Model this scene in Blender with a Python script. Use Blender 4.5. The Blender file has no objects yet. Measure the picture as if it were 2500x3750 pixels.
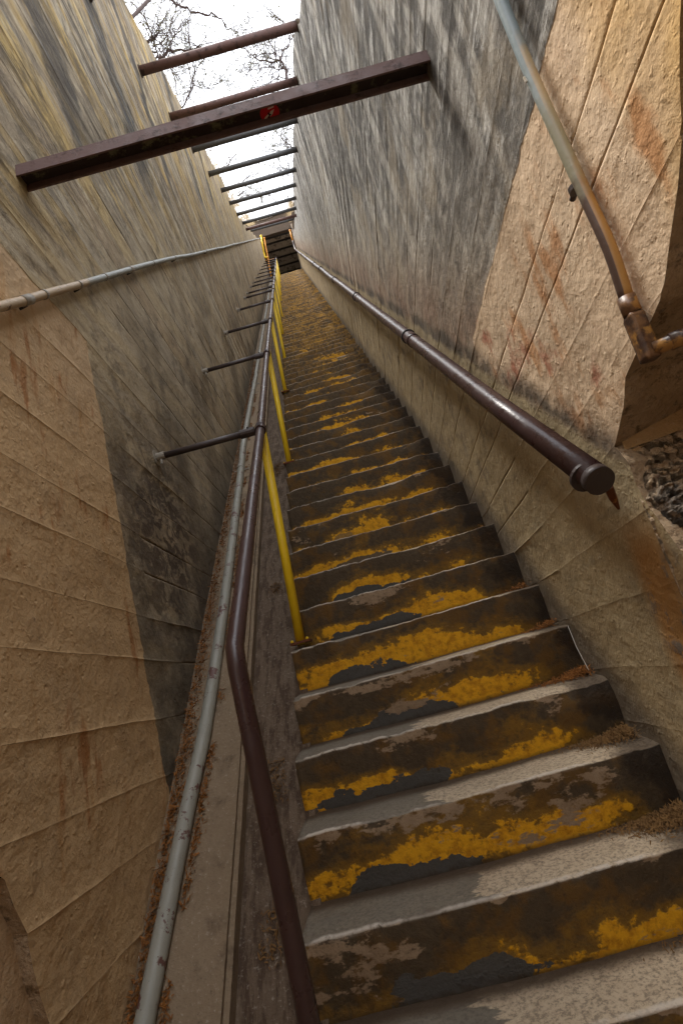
import bpy, math, random
from mathutils import Vector, Matrix, noise as mn
random.seed(7)
scene = bpy.context.scene
COL = scene.collection
# ------------------------------------------------------------------ camera
cam_d = bpy.data.cameras.new('camera'); cam = bpy.data.objects.new('camera', cam_d); COL.objects.link(cam)
RT = Vector((0.9626091298363334, 0.09547456456586317, -0.25351187482383525))
DN = Vector((-0.26969532801981355, 0.24981639266978226, -0.9299764513135493))
FW = Vector((-0.025457674678223866, 0.9635747908047491, 0.2662245843748502))
CP = Vector((0.4378838366890183, -1.5984638778128253, 0.6494459327743792))
m = Matrix((( RT.x, -DN.x, -FW.x, CP.x), (RT.y, -DN.y, -FW.y, CP.y), (RT.z, -DN.z, -FW.z, CP.z), (0, 0, 0, 1)))
cam.matrix_world = m
cam_d.sensor_fit = 'HORIZONTAL'; cam_d.sensor_width = 24.0; cam_d.lens = 24.0 * 1950 / 2500
cam_d.clip_start = 0.02; cam_d.clip_end = 2000
cam_d.dof.use_dof = False
scene.camera = cam
# ------------------------------------------------------------------ sky, sun, exposure
SUN_EL, SUN_ROT = math.radians(73), math.radians(-72)
world = bpy.data.worlds.new('World'); scene.world = world; world.use_nodes = True
wt = world.node_tree; wt.nodes.clear()
wo = wt.nodes.new('ShaderNodeOutputWorld'); bg = wt.nodes.new('ShaderNodeBackground')
sk = wt.nodes.new('ShaderNodeTexSky'); sk.sky_type = 'NISHITA'; sk.sun_disc = False
sk.sun_elevation = SUN_EL; sk.sun_rotation = SUN_ROT; sk.dust_density = 2.0
wtc = wt.nodes.new('ShaderNodeTexCoord'); wn = wt.nodes.new('ShaderNodeTexNoise')
wn.inputs['Scale'].default_value = 2.2; wn.inputs['Detail'].default_value = 6; wn.inputs['Roughness'].default_value = .55
wr = wt.nodes.new('ShaderNodeMapRange'); wr.inputs[1].default_value = .25; wr.inputs[2].default_value = .6
wr.inputs[3].default_value = .86; wr.inputs[4].default_value = 1.0
wm = wt.nodes.new('ShaderNodeMixRGB'); wm.inputs[2].default_value = (9.9, 10.2, 10.8, 1)
wt.links.new(wtc.outputs['Generated'], wn.inputs['Vector']); wt.links.new(wn.outputs['Fac'], wr.inputs[0])
wt.links.new(wr.outputs[0], wm.inputs[0]); wt.links.new(sk.outputs[0], wm.inputs[1])
wt.links.new(wm.outputs[0], bg.inputs[0]); bg.inputs[1].default_value = 0.12
wt.links.new(bg.outputs[0], wo.inputs[0])
sl_d = bpy.data.lights.new('sun', 'SUN'); sl_d.energy = 1.5; sl_d.angle = math.radians(16); sl_d.color = (1, .95, .87)
sun = bpy.data.objects.new('sun', sl_d); COL.objects.link(sun)
sd = Vector((math.sin(SUN_ROT) * math.cos(SUN_EL), math.cos(SUN_ROT) * math.cos(SUN_EL), math.sin(SUN_EL)))
sun.rotation_euler = sd.to_track_quat('Z', 'Y').to_euler(); sun.location = (0, 5, 40)
vs = scene.view_settings; vs.view_transform = 'Standard'; vs.look = 'None'; vs.gamma = 1.0; vs.use_curve_mapping = False
vs.exposure = 1.38
scene.cycles.max_bounces = 6; scene.cycles.diffuse_bounces = 5

# ------------------------------------------------------------------ dimensions (metres, from the picture)
R, T, W = 0.19, 0.20061156267486, 1.1217461616580346
SL = R / T
NTOP = 97
YP = (NTOP + 1) * T + .06            # portal plane
ZT = NTOP * R                        # level of the top landing
ZC = ZT + 2.62                       # portal ceiling
def H(y, z): return z - SL * y
def xl(h): return -.495 + .0285 * h
BT = .045                            # fall of the board marks
def interp(pts, v):
    if v <= pts[0][0]: return pts[0][1]
    for (a, b), (c, d) in zip(pts, pts[1:]):
        if v <= c: return b + (d - b) * (v - a) / (c - a)
    return pts[-1][1]
def nz(x, y, z=0, s=1): return mn.noise(Vector((x * s, y * s, z * s)))
def ray(px, py):                     # px, py in a 1568-wide copy of the photograph
    return RT * ((px / .6272 - 1250) / 1950) + DN * ((py / .6272 - 1875) / 1950) + FW
def at_y(px, py, y):
    d = ray(px, py); return CP + d * ((y - CP.y) / d.y)
def at_x(px, py, x):
    d = ray(px, py); return CP + d * ((x - CP.x) / d.x)
def at_left(px, py, off=0):
    d = ray(px, py); n = Vector((1, .0285 * SL, -.0285)); return CP + d * ((-.495 + off - n.dot(CP)) / n.dot(d))

# ------------------------------------------------------------------ object helpers
def tag(o, label=None, cat=None, group=None, kind=None):
    if label: o['label'] = label
    if cat: o['category'] = cat
    if group: o['group'] = group
    if kind: o['kind'] = kind
    return o
def empty(name, loc=(0, 0, 0), **k):
    o = bpy.data.objects.new(name, None); COL.objects.link(o); o.location = loc; o.empty_display_size = .1
    return tag(o, **k)
def mesh_obj(name, vs_, fs, mat, parent=None, loc=(0, 0, 0), smooth=False, **k):
    me = bpy.data.meshes.new(name); me.from_pydata([tuple(v) for v in vs_], [], fs); me.update()
    if smooth: me.polygons.foreach_set('use_smooth', [True] * len(me.polygons))
    me.materials.append(mat)
    o = bpy.data.objects.new(name, me); COL.objects.link(o); o.location = loc
    if parent: o.parent = parent
    return tag(o, **k)
class MB:
    def __init__(s): s.v = []; s.f = []
    def add(s, vs_, fs):
        b = len(s.v); s.v += [Vector(v) for v in vs_]; s.f += [tuple(i + b for i in f) for f in fs]
    def box(s, a, b):
        (x0, y0, z0), (x1, y1, z1) = a, b
        s.add([(x0, y0, z0), (x1, y0, z0), (x1, y1, z0), (x0, y1, z0), (x0, y0, z1), (x1, y0, z1), (x1, y1, z1), (x0, y1, z1)],
              [(0, 3, 2, 1), (4, 5, 6, 7), (0, 1, 5, 4), (1, 2, 6, 5), (2, 3, 7, 6), (3, 0, 4, 7)])
    def bar(s, p, q, w, h, up=Vector((0, 0, 1))):
        p, q = Vector(p), Vector(q); d = (q - p).normalized(); a = d.cross(up).normalized() * w / 2; b = a.cross(d).normalized() * h / 2
        s.add([p - a - b, p + a - b, p + a + b, p - a + b, q - a - b, q + a - b, q + a + b, q - a + b],
              [(0, 1, 2, 3), (7, 6, 5, 4), (0, 4, 5, 1), (1, 5, 6, 2), (2, 6, 7, 3), (3, 7, 4, 0)])
    def tube(s, pts, rs, n=12, cap=True):
        pts = [Vector(p) for p in pts]
        if not hasattr(rs, '__len__'): rs = [rs] * len(pts)
        b = len(s.v); prev = None
        for i, p in enumerate(pts):
            if i == 0: d = pts[1] - p
            elif i == len(pts) - 1: d = p - pts[i - 1]
            else: d = (pts[i + 1] - p).normalized() + (p - pts[i - 1]).normalized()
            d.normalize()
            if prev is None:
                a = d.cross(Vector((0, 0, 1)) if abs(d.z) < .9 else Vector((1, 0, 0))).normalized()
            else:
                a = (prev - d * prev.dot(d)).normalized()
            prev = a; c = d.cross(a)
            for k in range(n):
                t = 2 * math.pi * k / n; s.v.append(p + (a * math.cos(t) + c * math.sin(t)) * rs[i])
        for i in range(len(pts) - 1):
            for k in range(n):
                k2 = (k + 1) % n; s.f.append((b + i * n + k, b + i * n + k2, b + (i + 1) * n + k2, b + (i + 1) * n + k))
        if cap:
            s.f.append(tuple(b + k for k in range(n))[::-1]); e = b + (len(pts) - 1) * n; s.f.append(tuple(e + k for k in range(n)))
    def ball(s, c, r, n=8):
        c = Vector(c); s.tube([c + Vector((0, 0, 1)) * r * math.cos(t) for t in [math.pi * (i + .02) / (n * 1.0 + .04) for i in range(n + 1)]],
                              [max(r * math.sin(math.pi * i / n), r * .02) for i in range(n + 1)], n)
    def build(s, name, mat, parent=None, smooth=False, loc=(0, 0, 0), **k):
        me_v = [v - Vector(loc) for v in s.v]
        if parent is not None:
            off = parent_off(parent); me_v = [v - off for v in me_v]
        o = mesh_obj(name, me_v, s.f, mat, parent, loc, **k)
        if smooth:
            me = o.data
            for p in me.polygons: p.use_smooth = len(p.vertices) == 4
        return o
def parent_off(p):
    v = Vector((0, 0, 0))
    while p is not None: v += p.location; p = p.parent
    return v
def smooth_curve(pts, n=6):
    pts = [Vector(p) for p in pts]; out = []
    P = [pts[0] * 2 - pts[1]] + pts + [pts[-1] * 2 - pts[-2]]
    for i in range(1, len(P) - 2):
        for k in range(n):
            t = k / n; a, b, c, d = P[i - 1], P[i], P[i + 1], P[i + 2]
            out.append(.5 * ((2 * b) + (c - a) * t + (2 * a - 5 * b + 4 * c - d) * t * t + (3 * b - a - 3 * c + d) * t ** 3))
    out.append(pts[-1]); return out

# ------------------------------------------------------------------ material helper: a tiny expression layer over nodes
class NT:
    def __init__(s, name, rough=.85, spec=.3):
        s.m = bpy.data.materials.new(name); s.m.use_nodes = True; s.t = s.m.node_tree
        s.b = s.t.nodes['Principled BSDF']; s.b.inputs['Roughness'].default_value = rough
        s.b.inputs['Specular IOR Level'].default_value = spec
        g = s.t.nodes.new('ShaderNodeNewGeometry'); s.P = g.outputs['Position']; s.N = g.outputs['Normal']
        sp = s.t.nodes.new('ShaderNodeSeparateXYZ'); s.t.links.new(s.P, sp.inputs[0]); s.x, s.y, s.z = sp.outputs
        sn = s.t.nodes.new('ShaderNodeSeparateXYZ'); s.t.links.new(s.N, sn.inputs[0]); s.nx, s.ny, s.nz = sn.outputs
    def put(s, sock, v):
        if isinstance(v, bpy.types.NodeSocket): s.t.links.new(v, sock)
        elif isinstance(v, tuple) and len(v) == 3 and sock.type == 'RGBA': sock.default_value = (*v, 1)
        else: sock.default_value = v
    def m_(s, op, a, b=0., c=0.):
        n = s.t.nodes.new('ShaderNodeMath'); n.operation = op
        for i, v in enumerate((a, b, c)): s.put(n.inputs[i], v)
        return n.outputs[0]
    def add(s, a, b): return s.m_('ADD', a, b)
    def sub(s, a, b): return s.m_('SUBTRACT', a, b)
    def mul(s, a, b): return s.m_('MULTIPLY', a, b)
    def mx(s, a, b): return s.m_('MAXIMUM', a, b)
    def mn(s, a, b): return s.m_('MINIMUM', a, b)
    def mad(s, a, b, c): return s.m_('MULTIPLY_ADD', a, b, c)
    def rng(s, v, a, b, c=0., d=1., smooth=True):
        n = s.t.nodes.new('ShaderNodeMapRange'); n.interpolation_type = 'SMOOTHSTEP' if smooth else 'LINEAR'; n.clamp = True
        for i, q in enumerate((v, a, b, c, d)): s.put(n.inputs[i], q)
        return n.outputs[0]
    def vec(s, x, y, z):
        n = s.t.nodes.new('ShaderNodeCombineXYZ')
        for i, v in enumerate((x, y, z)): s.put(n.inputs[i], v)
        return n.outputs[0]
    def noise(s, v, scale=1., detail=4., rough=.6, dist=0.):
        n = s.t.nodes.new('ShaderNodeTexNoise'); s.put(n.inputs['Vector'], v); n.inputs['Scale'].default_value = scale
        n.inputs['Detail'].default_value = detail; n.inputs['Roughness'].default_value = rough; n.inputs['Distortion'].default_value = dist
        return n.outputs['Fac']
    def voro(s, v, scale=1., feat='F1'):
        n = s.t.nodes.new('ShaderNodeTexVoronoi'); n.feature = feat; s.put(n.inputs['Vector'], v); n.inputs['Scale'].default_value = scale
        return n.outputs['Distance']
    def mix(s, f, a, b, mode='MIX'):
        n = s.t.nodes.new('ShaderNodeMixRGB'); n.blend_type = mode
        s.put(n.inputs[0], f); s.put(n.inputs[1], a); s.put(n.inputs[2], b); return n.outputs[0]
    def rnd(s):
        n = s.t.nodes.new('ShaderNodeObjectInfo'); return n.outputs['Random']
    def bump(s, h, dist=.01, strength=1., prev=None):
        n = s.t.nodes.new('ShaderNodeBump'); s.put(n.inputs['Height'], h); n.inputs['Distance'].default_value = dist
        s.put(n.inputs['Strength'], strength)
        if prev is not None: s.t.links.new(prev, n.inputs['Normal'])
        return n.outputs[0]
    def out(s, color, bump=None, rough=None):
        s.put(s.b.inputs['Base Color'], color)
        if bump is not None: s.put(s.b.inputs['Normal'], bump)
        if rough is not None: s.put(s.b.inputs['Roughness'], rough)
        return s.m

def wall_material(side):
    n = NT('concrete_' + side)
    h = n.mad(n.y, -SL, n.z); v = n.mad(n.y, BT, n.z); rn = n.rnd()
    w = n.noise(n.P, 1.3, 3)                                            # slow wobble of the grain
    vv = n.mad(w, .10, v)
    mot0 = n.noise(n.P, 3.2, 7, .7)
    if side == 'left':
        gr = n.noise(n.vec(n.mul(n.y, 3.2), n.mul(vv, 24), rn), 1, 8, .74)
        gr2 = n.noise(n.vec(n.mul(n.y, .5), n.mul(vv, 7), 3.3), 1, 5, .6)
    else:
        gr = n.noise(n.vec(n.mul(n.y, 4.0), n.mul(vv, 22), rn), 1, 8, .76)
        gr2 = n.noise(n.vec(n.mul(n.y, .7), n.mul(vv, 7), 3.3), 1, 5, .65)
    spk = n.noise(n.P, 60, 3, .6)
    # slanting rain streaks (run down, smeared along the grain)
    ks = 1.9 if side == 'left' else .25
    drip = n.noise(n.vec(n.add(n.mul(n.y, 2.6), n.mul(n.z, ks)), n.mul(n.z, .45), 0.), 1, 6, .66, .25)
    drip2 = n.noise(n.vec(n.add(n.mul(n.y, 8.), n.mul(n.z, ks * 2.6)), n.mul(n.z, 1.3), 4.), 1, 5, .65, .2)
    if side == 'left':
        up = n.rng(h, 1.8, 3.0)
        grc = n.rng(gr, .30, .70); grc = n.add(n.mul(n.sub(grc, .5), n.rng(h, 1.6, 3.0, .35, 1.)), .5); base = n.mix(grc, (.25, .185, .11), (.60, .51, .36))
        base = n.mix(n.mul(n.rng(gr2, .46, .56), n.rng(h, 1.9, 3.4, .15, .85)), base, n.mix(grc, (.42, .26, .06), (.66, .47, .16)))
        base = n.mix(n.mul(n.rng(rn, .55, 1.), .25), base, (.36, .33, .28))
        base = n.mix(n.mul(n.rng(rn, .0, .4, 1., 0.), .25), base, (.30, .18, .09))
        blk = n.mul(n.rng(n.add(n.add(n.mul(drip, .65), n.mul(drip2, .35)), n.mul(n.rng(n.y, 2.4, .9), .035)), .475, .535), n.rng(h, 2.1, 3.1))
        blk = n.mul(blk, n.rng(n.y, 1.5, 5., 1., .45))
        blk = n.mul(blk, n.rng(gr, .35, .62, 1., .45))
        brk = n.rng(n.noise(n.vec(n.mul(n.y, 5), n.mul(vv, 11), 6.), 1, 6, .75), .36, .52)
        u_ = n.add(n.add(n.y, n.mul(n.z, .91)), n.mul(n.sub(n.noise(n.P, 1.6, 5, .65), .5), .9))
        sm = 0.
        for c0, w0 in ((3.68, .30), (5.65, .46), (7.1, .2), (10.0, .34), (12.4, .3)):
            sm = n.mx(sm, n.rng(n.m_('ABSOLUTE', n.sub(u_, c0)), w0, w0 * .35))
        sm = n.mul(sm, n.rng(n.add(h, n.mul(n.noise(n.P, 2, 3), .8)), 2.9, 3.7)); blk = n.mx(n.mul(blk, .75), sm)
        base = n.mix(n.mul(n.mul(blk, n.mx(brk, n.mul(sm, .8))), .93), base, (.035, .036, .038))
        pale = n.mul(n.rng(n.noise(n.vec(n.mul(n.y, 1.5), n.mul(vv, 18), 8.), 1, 4), .58, .68), n.rng(h, 2.8, 4.2))
        base = n.mix(n.mul(pale, .5), base, (.46, .48, .47))
        fine_g = n.noise(n.vec(n.mul(n.y, 2.2), n.mul(vv, 70), rn), 1, 4, .6); dark = n.mx(n.mul(n.rng(gr, .46, .34), n.rng(h, 1.4, 2.8, .15, .5)), n.mul(n.rng(fine_g, .40, .30), n.rng(h, 1.2, 2.6, .15, .40))); dark = n.mul(dark, n.rng(n.noise(n.P, 4, 5, .7), .38, .58, .25, 1.))
        base = n.mix(dark, base, (.09, .065, .045))
        # weathered band with grime low down
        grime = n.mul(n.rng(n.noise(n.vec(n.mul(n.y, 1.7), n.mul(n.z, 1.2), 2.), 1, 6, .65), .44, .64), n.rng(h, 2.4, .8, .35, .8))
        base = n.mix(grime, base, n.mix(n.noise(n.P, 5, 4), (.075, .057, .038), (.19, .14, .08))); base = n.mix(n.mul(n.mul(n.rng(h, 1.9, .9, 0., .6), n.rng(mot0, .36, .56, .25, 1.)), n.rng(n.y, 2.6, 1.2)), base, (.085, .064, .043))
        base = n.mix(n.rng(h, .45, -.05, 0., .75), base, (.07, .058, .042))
        # brown splatter under the first rail arm
        dy = n.mul(n.sub(n.y, .86), 1.9); dz = n.mul(n.sub(n.z, 1.42), 1.75)
        dd = n.m_('SQRT', n.add(n.mul(dy, dy), n.mul(dz, dz)))
        sp = n.mul(n.rng(dd, 1.5, .2), n.rng(n.noise(n.vec(n.mul(n.y, 9), n.mul(n.z, 12), 1.), 1, 6, .7, 1.2), .44, .54))
        base = n.mix(n.mul(sp, .8), base, (.035, .02, .015))
        # painted end of the wall
        wob = n.mul(n.sub(n.noise(n.P, 14, 3), .5), .05)
        e1 = n.rng(n.add(n.mad(n.z, .13, n.y), wob), .521, .527, 1., 0.); e2 = n.rng(n.add(n.mad(n.y, .04, n.z), wob), 2.166, 2.174, 1., 0.)
        pm = n.mul(e1, e2)
        tan = n.mix(n.noise(n.P, 2.2, 5), (.44, .285, .14), (.57, .39, .21))
        tan = n.mix(n.rng(n.z, 1.4, 2.2, 0., .6), tan, (.60, .44, .28)); tan = n.mix(n.rng(n.noise(n.vec(n.mul(n.y, 11), n.mul(n.z, 1.8), 2.), 1, 5, .65), .55, .70, 0., .5), tan, (.42, .21, .06))
        rs = n.rng(n.noise(n.vec(n.mul(n.y, 13), n.mul(n.z, 2.6), 5.), 1, 4, .6), .55, .66)
        rs = n.mul(rs, n.rng(n.noise(n.P, 2.3, 2), .46, .58))
        tan = n.mix(n.mul(rs, .75), tan, (.30, .105, .02))
        tan = n.mix(n.rng(n.noise(n.P, 4.5, 6, .7), .55, .75, 0., .4), tan, (.26, .16, .08))
        base = n.mix(pm, base, tan)
    else:
        grc = n.rng(gr, .30, .70); base = n.mix(grc, (.19, .165, .135), n.mix(n.rng(h, 1.4, 2.4), (.56, .46, .34), (.60, .58, .53)))
        blk = n.rng(n.add(n.add(n.mul(drip, .40), n.mul(drip2, .35)), n.add(n.mul(gr2, .25), n.mul(n.mul(n.rng(n.y, 3.6, 1.8), n.rng(n.y, -.7, .3)), .028))), .465, .53)
        blk = n.mul(blk, n.mul(n.rng(h, 1.25, 2.6), n.rng(n.noise(n.vec(n.mul(n.y, 6), n.mul(vv, 12), 6.), 1, 6, .75), .32, .55, .15, 1.)))
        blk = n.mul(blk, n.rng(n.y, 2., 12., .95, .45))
        base = n.mix(n.mul(blk, .95), base, (.042, .036, .030))
        dk = n.mul(n.rng(drip2, .5, .62), n.rng(h, 2.2, 3.6)); base = n.mix(n.mul(dk, .6), base, (.055, .05, .045))
        pale = n.mul(n.rng(gr, .55, .66), n.rng(h, 1.5, 2.5)); base = n.mix(n.mul(pale, .75), base, (.68, .66, .62))
        fine_g = n.noise(n.vec(n.mul(n.y, 2.2), n.mul(vv, 75), rn), 1, 4, .6); base = n.mix(n.mul(n.rng(fine_g, .42, .30), n.mul(n.rng(h, 1.3, 2.6, .15, .5), n.rng(n.noise(n.P, 4, 5, .7), .38, .58, .25, 1.))), base, (.06, .048, .038))
        # below the rail: yellowish, streaked
        low = n.mix(n.noise(n.vec(n.mul(n.y, 3.2), n.mul(n.z, 1.4), 1.), 1, 6, .6), (.26, .19, .10), (.56, .44, .26))
        low = n.mix(n.mul(n.rng(gr, .5, .35), .4), low, (.19, .16, .10))
        base = n.mix(n.rng(h, 1.35, 1.15), base, low)
        base = n.mix(n.mul(n.rng(h, 1.16, 1.28), n.mul(n.rng(h, 1.9, 1.3), n.rng(n.noise(n.P, 3, 5), .35, .6, .3, .8))), base, (.28, .17, .11))
        # soot line over the rail
        lw = n.add(h, n.mul(n.sub(n.noise(n.P, 6, 4), .5), .12))
        so = n.mul(n.rng(lw, 1.17, 1.22), n.rng(lw, 1.34, 1.24)); so = n.mul(so, n.rng(n.noise(n.P, 4, 4), .35, .55))
        # painted part
        wob = n.mul(n.sub(n.noise(n.P, 12, 3), .5), .04)
        pm = n.mul(n.rng(n.add(n.mad(n.y, .0, n.z), wob), 1.802, 1.81, 1., 0.), n.rng(n.add(n.y, n.mul(n.sub(1.8, n.z), -.45)), .46, .49, 1., 0.))
        tan = n.mix(n.noise(n.P, 2.5, 5), (.66, .47, .30), (.82, .64, .45))
        org = n.mul(n.rng(n.add(n.y, n.mul(n.noise(n.P, 3, 4), .5)), -.42, -.80), .85)
        tan = n.mix(org, tan, (.74, .45, .13))
        rs = n.mul(n.rng(n.noise(n.vec(n.mul(n.y, 8), n.mul(n.z, 3), 5.), 1, 4), .52, .66), n.rng(n.z, 1.85, 1.55))
        tan = n.mix(n.mul(rs, .7), tan, (.50, .20, .05))
        red = n.mul(n.rng(n.noise(n.vec(n.mul(n.y, 7), n.mul(n.z, 5), 9.), 1, 5), .52, .66), n.mul(n.rng(h, 1.7, 1.45), n.rng(h, 1.15, 1.3)))
        tan = n.mix(n.mul(red, .75), tan, (.36, .07, .025))
        fade = n.rng(lw, 1.17, 1.27)
        base = n.mix(n.mul(pm, fade), base, tan)
        base = n.mix(n.mul(so, .8), base, (.05, .04, .032))
        # rust run under the rail end and rough grime at the lower corner
        ry = n.add(n.y, n.mul(n.sub(n.noise(n.vec(0., 0., n.mul(n.z, 3)), 1, 3), .5), .10))
        rr = n.mul(n.mul(n.rng(ry, -.33, -.22), n.rng(ry, -.06, -.15)), n.rng(n.z, .85, .7))
        base = n.mix(n.mul(rr, .75), base, (.42, .19, .04))
        base = n.mix(n.mul(n.mul(n.rng(n.noise(n.P, 9, 5, .7), .52, .6), n.rng(n.y, .0, -.2)), n.rng(n.z, .75, .6)), base, (.17, .155, .14))
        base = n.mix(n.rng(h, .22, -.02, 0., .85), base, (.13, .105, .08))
    mot = n.noise(n.P, 7, 8, .72); mot2 = n.noise(n.P, 2.1, 6, .65)
    base = n.mix(n.mul(n.rng(mot, .50, .36), n.mx(.15, n.mul(n.sub(1., pm), .55))), base, (.10, .08, .058))
    base = n.mix(n.mul(n.rng(mot2, .52, .64), n.mul(n.sub(1., pm), .35)), base, (.42, .34, .23))
    base = n.mix(n.rng(spk, .60, .75, 0., .35), base, (.06, .05, .04))
    hb = n.add(n.mul(gr, n.mul(n.sub(1., n.mul(pm, .93)), n.rng(h, 1.1, 2.8, .10, 1.))), n.mul(n.noise(n.P, 35, 4), .45))
    b1 = n.bump(hb, .012, .6)
    b2 = n.bump(n.noise(n.P, 9, 5, .6), .03, .45, b1)
    # pits and lumps
    pit = n.rng(n.voro(n.P, 16), .0, .12); b3 = n.bump(pit, .006, .5, b2)
    b3 = n.bump(n.rng(n.noise(n.vec(n.mul(n.x, 1.), n.y, n.z), 42, 3, .5), .57, .78), .006, n.add(.12, n.mul(pm, .26)), b3)
    return n.out(base, b3, .92)

def step_material():
    n = NT('painted_worn_concrete'); rn = n.rnd()
    oi = n.t.nodes.new('ShaderNodeTexCoord'); so = n.t.nodes.new('ShaderNodeSeparateXYZ'); n.t.links.new(oi.outputs['Object'], so.inputs[0])
    lx, ly, lz = so.outputs
    sd_ = n.mul(rn, 37.); V = n.vec(lx, n.add(ly, sd_), n.add(lz, n.mul(rn, 11.)))
    t = n.mul(lz, -1 / R)                                       # 0 at the nosing, 1 at the foot of the riser
    big = n.noise(V, 5.5, 6, .62); big2 = n.noise(n.vec(n.mul(lx, 2.2), n.add(n.mul(lz, 4.), sd_), 1.), 1, 5, .6)
    fine = n.noise(V, 34, 5, .7)
    # riser
    ris = n.mix(fine, (.032, .021, .011), (.105, .072, .038))
    ris = n.mix(n.rng(n.noise(V, 9, 4), .45, .62, 0., .8), ris, (.13, .065, .012))
    k1 = n.add(n.add(big2, n.mul(fine, .22)), n.rng(t, .15, .9, -.12, .14))
    k1 = n.add(k1, n.mul(n.rng(lx, .38, .12), -.10)); k1 = n.add(k1, n.mul(n.rng(lx, .82, 1.1), -.22))
    yel = n.rng(n.add(k1, n.mul(n.rng(n.y, .8, 2.5), .05)), .652, .69)
    ris = n.mix(n.rng(k1, .54, .66, 0., .7), ris, (.25, .13, .014))
    ris = n.mix(n.mul(yel, .95), ris, n.mix(n.rng(fine, .35, .6), (.48, .21, .008), (.74, .37, .012)))
    k2 = n.add(n.noise(n.vec(n.mul(lx, 2.0), n.add(n.mul(lz, 5.), n.mul(rn, 71.)), 2.), 1, 6, .65), n.add(n.mul(n.rng(lx, .3, .55), .06), n.mul(n.rng(lx, .9, 1.05), -.10)))
    k2 = n.add(k2, n.mul(n.sub(fine, .5), .12)); k2 = n.add(k2, n.mul(n.rng(n.y, .2, 2.4, 0., 1.), -.13))
    ris = n.mix(n.rng(n.add(n.sub(k2, n.mul(t, .05)), n.mul(n.rng(t, .0, .45, 1., 0.), .02)), .550, .580), ris, n.mix(fine, (.17, .11, .065), (.36, .26, .165)))
    # dark repair coat low on the left half
    lx3 = n.add(lx, n.mul(n.sub(rn, .5), .22)); k3 = n.sub(n.add(n.rng(lx3, .0, .32), n.rng(lx3, .66, .40)), 1.)
    k3 = n.add(k3, n.mul(n.sub(n.noise(n.vec(n.mul(lx, 7), n.add(n.mul(lz, 11), sd_), 4.), 1, 6, .6), .5), 3.0)); k3 = n.sub(k3, n.rng(t, .98, .40, 0., 1.5))
    ris = n.mix(n.mul(n.rng(k3, .30, .33), n.rng(n.y, 2.2, 1.2)), ris, (.075, .07, .062))
    blk = n.rng(n.add(n.add(lx, n.mul(n.sub(big, .5), .5)), n.mul(t, -.05)), .98, 1.06)
    ris = n.mix(n.mul(blk, .75), ris, (.016, .011, .008)); ris = n.mix(n.rng(n.add(t, n.mul(n.sub(fine, .5), .25)), .90, 1.02, 0., .85), ris, (.05, .032, .018)); ris = n.mix(n.rng(n.noise(V, 48, 4, .8), .56, .70, 0., .55), ris, (.035, .022, .012))  # blackish right end; riser foot darkened by dirt and painted-in contact shade
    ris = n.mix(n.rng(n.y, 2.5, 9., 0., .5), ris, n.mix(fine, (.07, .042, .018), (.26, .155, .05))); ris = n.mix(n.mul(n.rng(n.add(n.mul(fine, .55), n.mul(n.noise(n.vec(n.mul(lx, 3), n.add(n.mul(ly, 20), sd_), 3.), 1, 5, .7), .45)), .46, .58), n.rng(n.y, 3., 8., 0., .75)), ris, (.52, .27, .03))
    # tread
    edge = n.add(n.mul(n.sub(n.noise(n.vec(n.mul(lx, 2), n.add(n.mul(ly, 9), sd_), 3.), 1, 4, .6), .5), .5), lx)
    edge = n.add(edge, n.mul(n.sub(rn, .5), .12))
    gv = n.noise(n.P, 90, 3, .8)
    tr_l = n.mix(n.noise(V, 8, 4), (.135, .122, .098), (.22, .18, .13)); tr_r = n.mix(n.noise(V, 14, 5), (.42, .32, .21), (.56, .45, .32))
    tr = n.mix(n.rng(edge, .47, .485), tr_l, tr_r)
    tr = n.mix(n.rng(gv, .38, .55, .6, 0.), tr, (.10, .08, .06)); tr = n.mix(n.rng(gv, .62, .8, 0., .4), tr, (.6, .53, .43))
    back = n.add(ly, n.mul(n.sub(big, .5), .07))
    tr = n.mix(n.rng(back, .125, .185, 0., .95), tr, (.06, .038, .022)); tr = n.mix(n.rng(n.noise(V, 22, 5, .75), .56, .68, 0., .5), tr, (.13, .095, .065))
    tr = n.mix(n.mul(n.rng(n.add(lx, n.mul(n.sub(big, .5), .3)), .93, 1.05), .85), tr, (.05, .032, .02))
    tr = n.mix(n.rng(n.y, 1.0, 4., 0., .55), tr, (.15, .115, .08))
    up = n.rng(n.nz, .35, .75)
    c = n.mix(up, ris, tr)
    # worn bright arris
    ar = n.mul(n.mul(n.rng(t, .09, .0), n.rng(n.nz, .05, .3)), n.rng(ly, .022, .008)); ar = n.mul(ar, n.rng(n.add(fine, n.mul(big, .6)), .62, .85))
    ar = n.mul(ar, n.rng(lx, 1.0, .85))
    c = n.mix(n.mul(ar, .75), c, (.60, .53, .45))
    b = n.bump(n.add(n.mul(fine, .8), n.mul(yel, .25)), .008, .7); b = n.bump(gv, .003, .8, b); b = n.bump(n.noise(V, 7, 4), .02, .5, b)
    return n.out(c, b, .8)

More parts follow.
